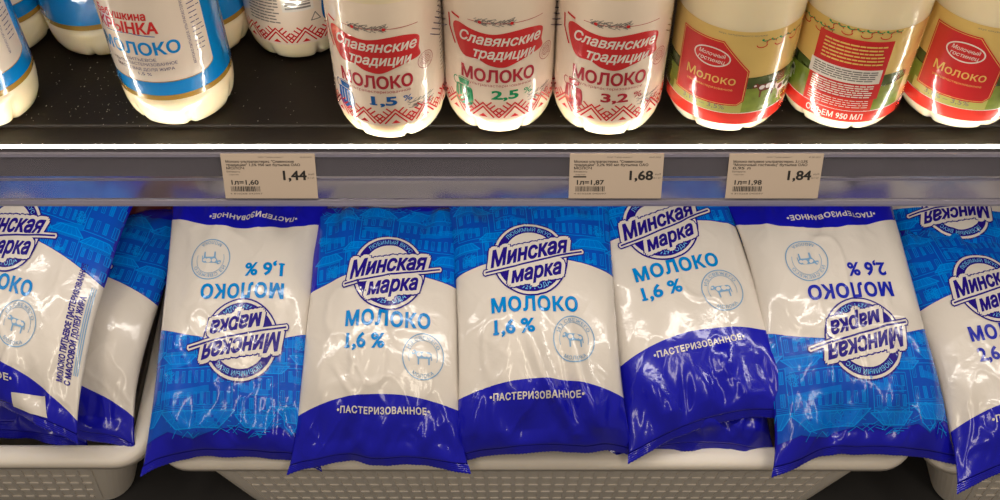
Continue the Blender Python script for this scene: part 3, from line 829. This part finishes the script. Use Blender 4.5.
price_tag(270.5, '1,44', '1л=1,60', [('Молоко ультрапастериз. "Славянские', .046), ('традиции" 1,5% 950 мл бутылка ОАО', .050), ('МОЛОЧ', .012)], 'paper price tag reading 1,44, leftmost tag in the rail')
price_tag(615.5, '1,68', '1л=1,87', [('Молоко ультрапастериз. "Славянские', .046), ('традиции" 3,2% 950 мл бутылка ОАО', .050), ('МОЛОЧ', .012)], 'paper price tag reading 1,68, with a black bar above its lower left number', True)
price_tag(773, '1,84', '1л=1,98', [('Молоко питьевое ультрапастериз. 3,1-3,5%', .050), ('"Молочный гостинец" бутылка ОАО', .050), ('0,95 л', .012)], 'paper price tag reading 1,84, rightmost tag in the rail')

# ================================================================== BOTTLES
make_bottle('krynka', A_KR, 176, 127, 'blue-banded milk bottle with grey front panel, standing alone behind the shelf edge', yaw=-9, group='blue-banded milk bottles')
make_bottle('krynka', A_KR, -24, 133, 'blue-banded milk bottle cut off by the left edge of the photo, nearest the shelf front', yaw=22, group='blue-banded milk bottles')
make_bottle('krynka', A_KR, -6, 60, 'blue-banded milk bottle in the back row at far left', yaw=60, group='blue-banded milk bottles')
make_bottle('krynka', A_KR, 96, 58, 'blue-banded milk bottle in the back row, left of the grey-panelled one', yaw=150, group='blue-banded milk bottles')
make_bottle('krynka', A_KR, 197, 60, 'mostly hidden blue-banded milk bottle right behind the one with the grey panel', yaw=160, group='blue-banded milk bottles')
make_bottle('slav', A_SLB, 296, 60, 'white milk bottle in the back row turned to its fine print and barcode', yaw=2, group='white bottles with red woven border')
make_bottle('slav', A_SL['1,5 %'], 390.5, 140, 'white milk bottle with blue 1,5 % and blue jar on its label', yaw=-7, group='white bottles with red woven border')
make_bottle('slav', A_SL['2,5 %'], 499, 134, 'white milk bottle with green 2,5 % and green jar on its label', group='white bottles with red woven border', cap='cap_green')
make_bottle('slav', A_SL['3,2 %'], 608, 137, 'white milk bottle with red 3,2 % and red jar on its label', yaw=-5, group='white bottles with red woven border', cap='cap_red')
make_bottle('gost', A_GO, 728, 133, 'yellow-labelled milk bottle with red panel, leftmost of the yellow ones', yaw=-13, group='yellow-labelled milk bottles')
make_bottle('gost', A_GO, 846, 131, 'yellow-labelled milk bottle turned to its red back panel reading 950', yaw=-146, group='yellow-labelled milk bottles')
make_bottle('gost', A_GO, 965, 130, 'yellow-labelled milk bottle with red panel, at the right edge of the photo', yaw=-14, group='yellow-labelled milk bottles')

# ================================================================== LOWER DECK, CRATES
RIMZ = CAM.z - .870
TILT = 8
DF = at_z(500, 472, RIMZ - .012)
deck = box('lower_deck', (-1.3, -.10, -.165), (1.3, .60, -.136), 'deck_dark', bevel=.002)
deck.location = (0, DF.y, RIMZ); deck.rotation_euler = (R(TILT), 0, 0)
tag(deck, 'dark lower deck of the cooler under the white crates', 'shelf')
def rrect(hx, y0, y1, r_, n=8):
    pts = []
    for (cx, cy, a0) in ((hx - r_, y1 - r_, 0), (-hx + r_, y1 - r_, 90), (-hx + r_, y0 + r_, 180), (hx - r_, y0 + r_, 270)):
        for i in range(n + 1): a = R(a0 + 90 * i / n); pts.append((cx + r_ * math.cos(a), cy + r_ * math.sin(a)))
    return pts
def make_crate(px0, px1, label, D=.37, py=472, rc=.035):
    a0, a1 = at_z(px0, py, RIMZ - .012), at_z(px1, py, RIMZ - .012)
    cx = (a0.x + a1.x) / 2; hx = (a1.x - a0.x) / 2
    t = empty('plastic_crate', (cx, a0.y, RIMZ), label, 'crate', 'white plastic crates', rot=(R(TILT), 0, 0))
    # rim: a rounded flange swept around
    prof = [(0, -.014), (-.001, -.006), (.0015, -.0015), (.006, 0), (.016, 0), (.0195, -.002), (.0205, -.006), (.0205, -.012), (.018, -.012), (.017, -.004), (.005, -.004), (.002, -.014)]
    V, F = [], []; m_ = len(prof)
    for (ins, z) in prof: V += [(x, y, z) for x, y in rrect(hx - ins, ins, D - ins, max(.004, rc - ins))]
    n = len(V) // m_
    for k in range(m_):
        for i in range(n): F.append((k * n + i, k * n + (i + 1) % n, ((k + 1) % m_) * n + (i + 1) % n, ((k + 1) % m_) * n + i))
    new_obj('rim', V, F, ['crate_plastic'], t)
    # tapered walls with pierced rows: wall cells with windows
    H_ = .125
    def loop(f, off): ins = .010 + .006 * f + off; return rrect(hx - ins - .012 - .03 * f, ins, D - ins, max(.004, rc - ins * .5), 8)
    V, F = [], []
    lv = [(0.0, 0), (1.0, 0), (1.0, .003), (0.0, .003)]
    for (f, off) in lv: V += [(x, y, -.008 - H_ * f) for x, y in loop(f, off)]
    for k in range(3):
        for i in range(n): F.append((k * n + i, k * n + (i + 1) % n, (k + 1) * n + (i + 1) % n, (k + 1) * n + i))
    F.append(tuple(range(2 * n, 3 * n))); F.append(tuple(range(n, 2 * n))[::-1])
    new_obj('basket_wall', V, F, ['crate_plastic'], t, smooth=False)
    # raised lattice on the front wall
    bm = bmesh.new(); ins = lambda f: .010 + .006 * f
    nx = int((2 * hx - .13) / .014)
    for i in range(nx + 1):
        x = -hx + .065 + (2 * hx - .13) * i / nx
        vs = add_box(bm, (x - .002, -.0006, 0), (x + .002, .0012, 1))
        for v in vs: f = .08 + .85 * v.co.z; v.co = Vector((v.co.x * (1 - .07 * f), v.co.y + ins(f) - .0004, -.008 - H_ * f))
    for k in range(6):
        f = .10 + .16 * k
        add_box(bm, (-hx + .06 + .035 * f, ins(f) - .0010, -.008 - H_ * f - .002), (hx - .06 - .035 * f, ins(f) + .001, -.008 - H_ * f + .002))
    bm_obj('lattice', bm, ['crate_plastic'], t)
    return t
make_crate(153, 917, 'white plastic crate, the wide middle one under five milk bags')
make_crate(-640, 150, 'white plastic crate at the left edge of the photo', py=470)
make_crate(924, 1700, 'white plastic crate at the right edge of the photo', py=476)

# ================================================================== BAGS
FZ = CAM.z - .845
def bag(px, py, label, dz=0.0, **k): return make_bag(label, at_z(px, py, FZ + dz), group='milk bags in the crates', **k)
bag(230, 448, 'upside-down 1,6 % milk bag, leftmost in the middle crate', yaw=1, flipped=True, seed=11, pxs=-.011, end=(1.7, 1))
bag(378, 456, 'upright 1,6 % milk bag right beside the upside-down 1,6 % bag', yaw=-.5, seed=22, dz=.002, t0=35, t1=3, pxs=.006, ps=-.004)
bag(543, 443, 'upright 1,6 % milk bag with a crease near its bottom, middle of the middle crate', yaw=2.5, seed=33, dz=.012, t0=35, t1=4, W=.172, pxs=-.005, ps=-.006,
    end=(1.4, 1), droop=(.016, .008),
    creases=((-.012, .10, .012, .035, .008, .007), (.012, .05, .03, .012, .007, .009), (.03, .11, .045, .02, .010, .008)))
bag(716, 416, 'tilted 1,6 % milk bag lying higher on another bag, its logo cut by the rail', yaw=12, roll=-5, seed=44, dz=.014, t0=22, W=.180, ps=-.028, end=(1.8, 1))
bag(866, 446, 'upside-down 2,6 % milk bag, rightmost in the middle crate', yaw=4.5, flipped=True, pct='2,6 %', seed=55, W=.178, skew=-.006, pxs=-.009, end=(1.7, 1))
bag(690, 444, 'milk bag showing only its crumpled blue end under the tilted 1,6 % bag', yaw=2, seed=91, dz=-.018, T=.018, wr=1.6)
bag(520, 444, 'milk bag showing a sliver of blue between the bags above and the crate rim', yaw=1, seed=92, dz=-.022, T=.016)
# right crate
bag(1040, 456, 'upright milk bag cut off by the right edge of the photo', yaw=8, pct='2,6 %', seed=66, t0=20, t1=4, dz=-.006, end=(1.6, 1))
bag(968, 300, 'upside-down milk bag far back in the right crate, only its logo showing under the rail', yaw=-2, flipped=True, seed=67, dz=.03, t0=6, t1=6)
# left crate
bag(-2, 402, 'upright milk bag at the left edge of the photo, side lettering showing', yaw=-19, skew=-.045, seed=77, dz=.034, patch=True, pxs=-.030, ps=.013)
bag(52, 424, 'milk bag under the one with side lettering, near the right wall of the left crate', yaw=-9, L=.238, t1=4, seed=78, dz=-.010, pxs=-.03)
bag(2, 432, 'milk bag in the left crate, only its blue end showing below the white patch', yaw=-3, seed=81, dz=-.020, T=.018, wr=1.5)
bag(-120, 400, 'milk bag showing only a blue back corner at the upper left edge', yaw=-22, seed=79, dz=-.01)

# something red-brown in a clear pack, far back between the crates
pp = at_z(151, 205, CAM.z - .80)
t = empty('food_pack', (pp.x, pp.y + .02, pp.z), 'red-brown speckled pack far back between the left and middle crates, under the rail', 'food pack', rot=(R(35), 0, R(5)))
V, F = [], []
nu, nv = 28, 14
for i in range(nv + 1):
    ph = -PI / 2 + PI * i / nv
    for j in range(nu):
        th = 2 * PI * j / nu; sg = lambda v, e: math.copysign(abs(v) ** e, v)
        V.append((.045 * sg(math.cos(ph), .5) * sg(math.cos(th), .5), .050 * sg(math.cos(ph), .5) * sg(math.sin(th), .5), .016 * sg(math.sin(ph), .8) * (1 + .12 * math.sin(5 * th))))
for i in range(nv):
    for j in range(nu): F.append((i * nu + j, i * nu + (j + 1) % nu, (i + 1) * nu + (j + 1) % nu, (i + 1) * nu + j))
new_obj('filling', V, F, ['pack_red'], t)
box('sealed_edge', (-.052, -.058, -.0015), (.052, .058, .0005), 'pack_beige', t, bevel=.0006)
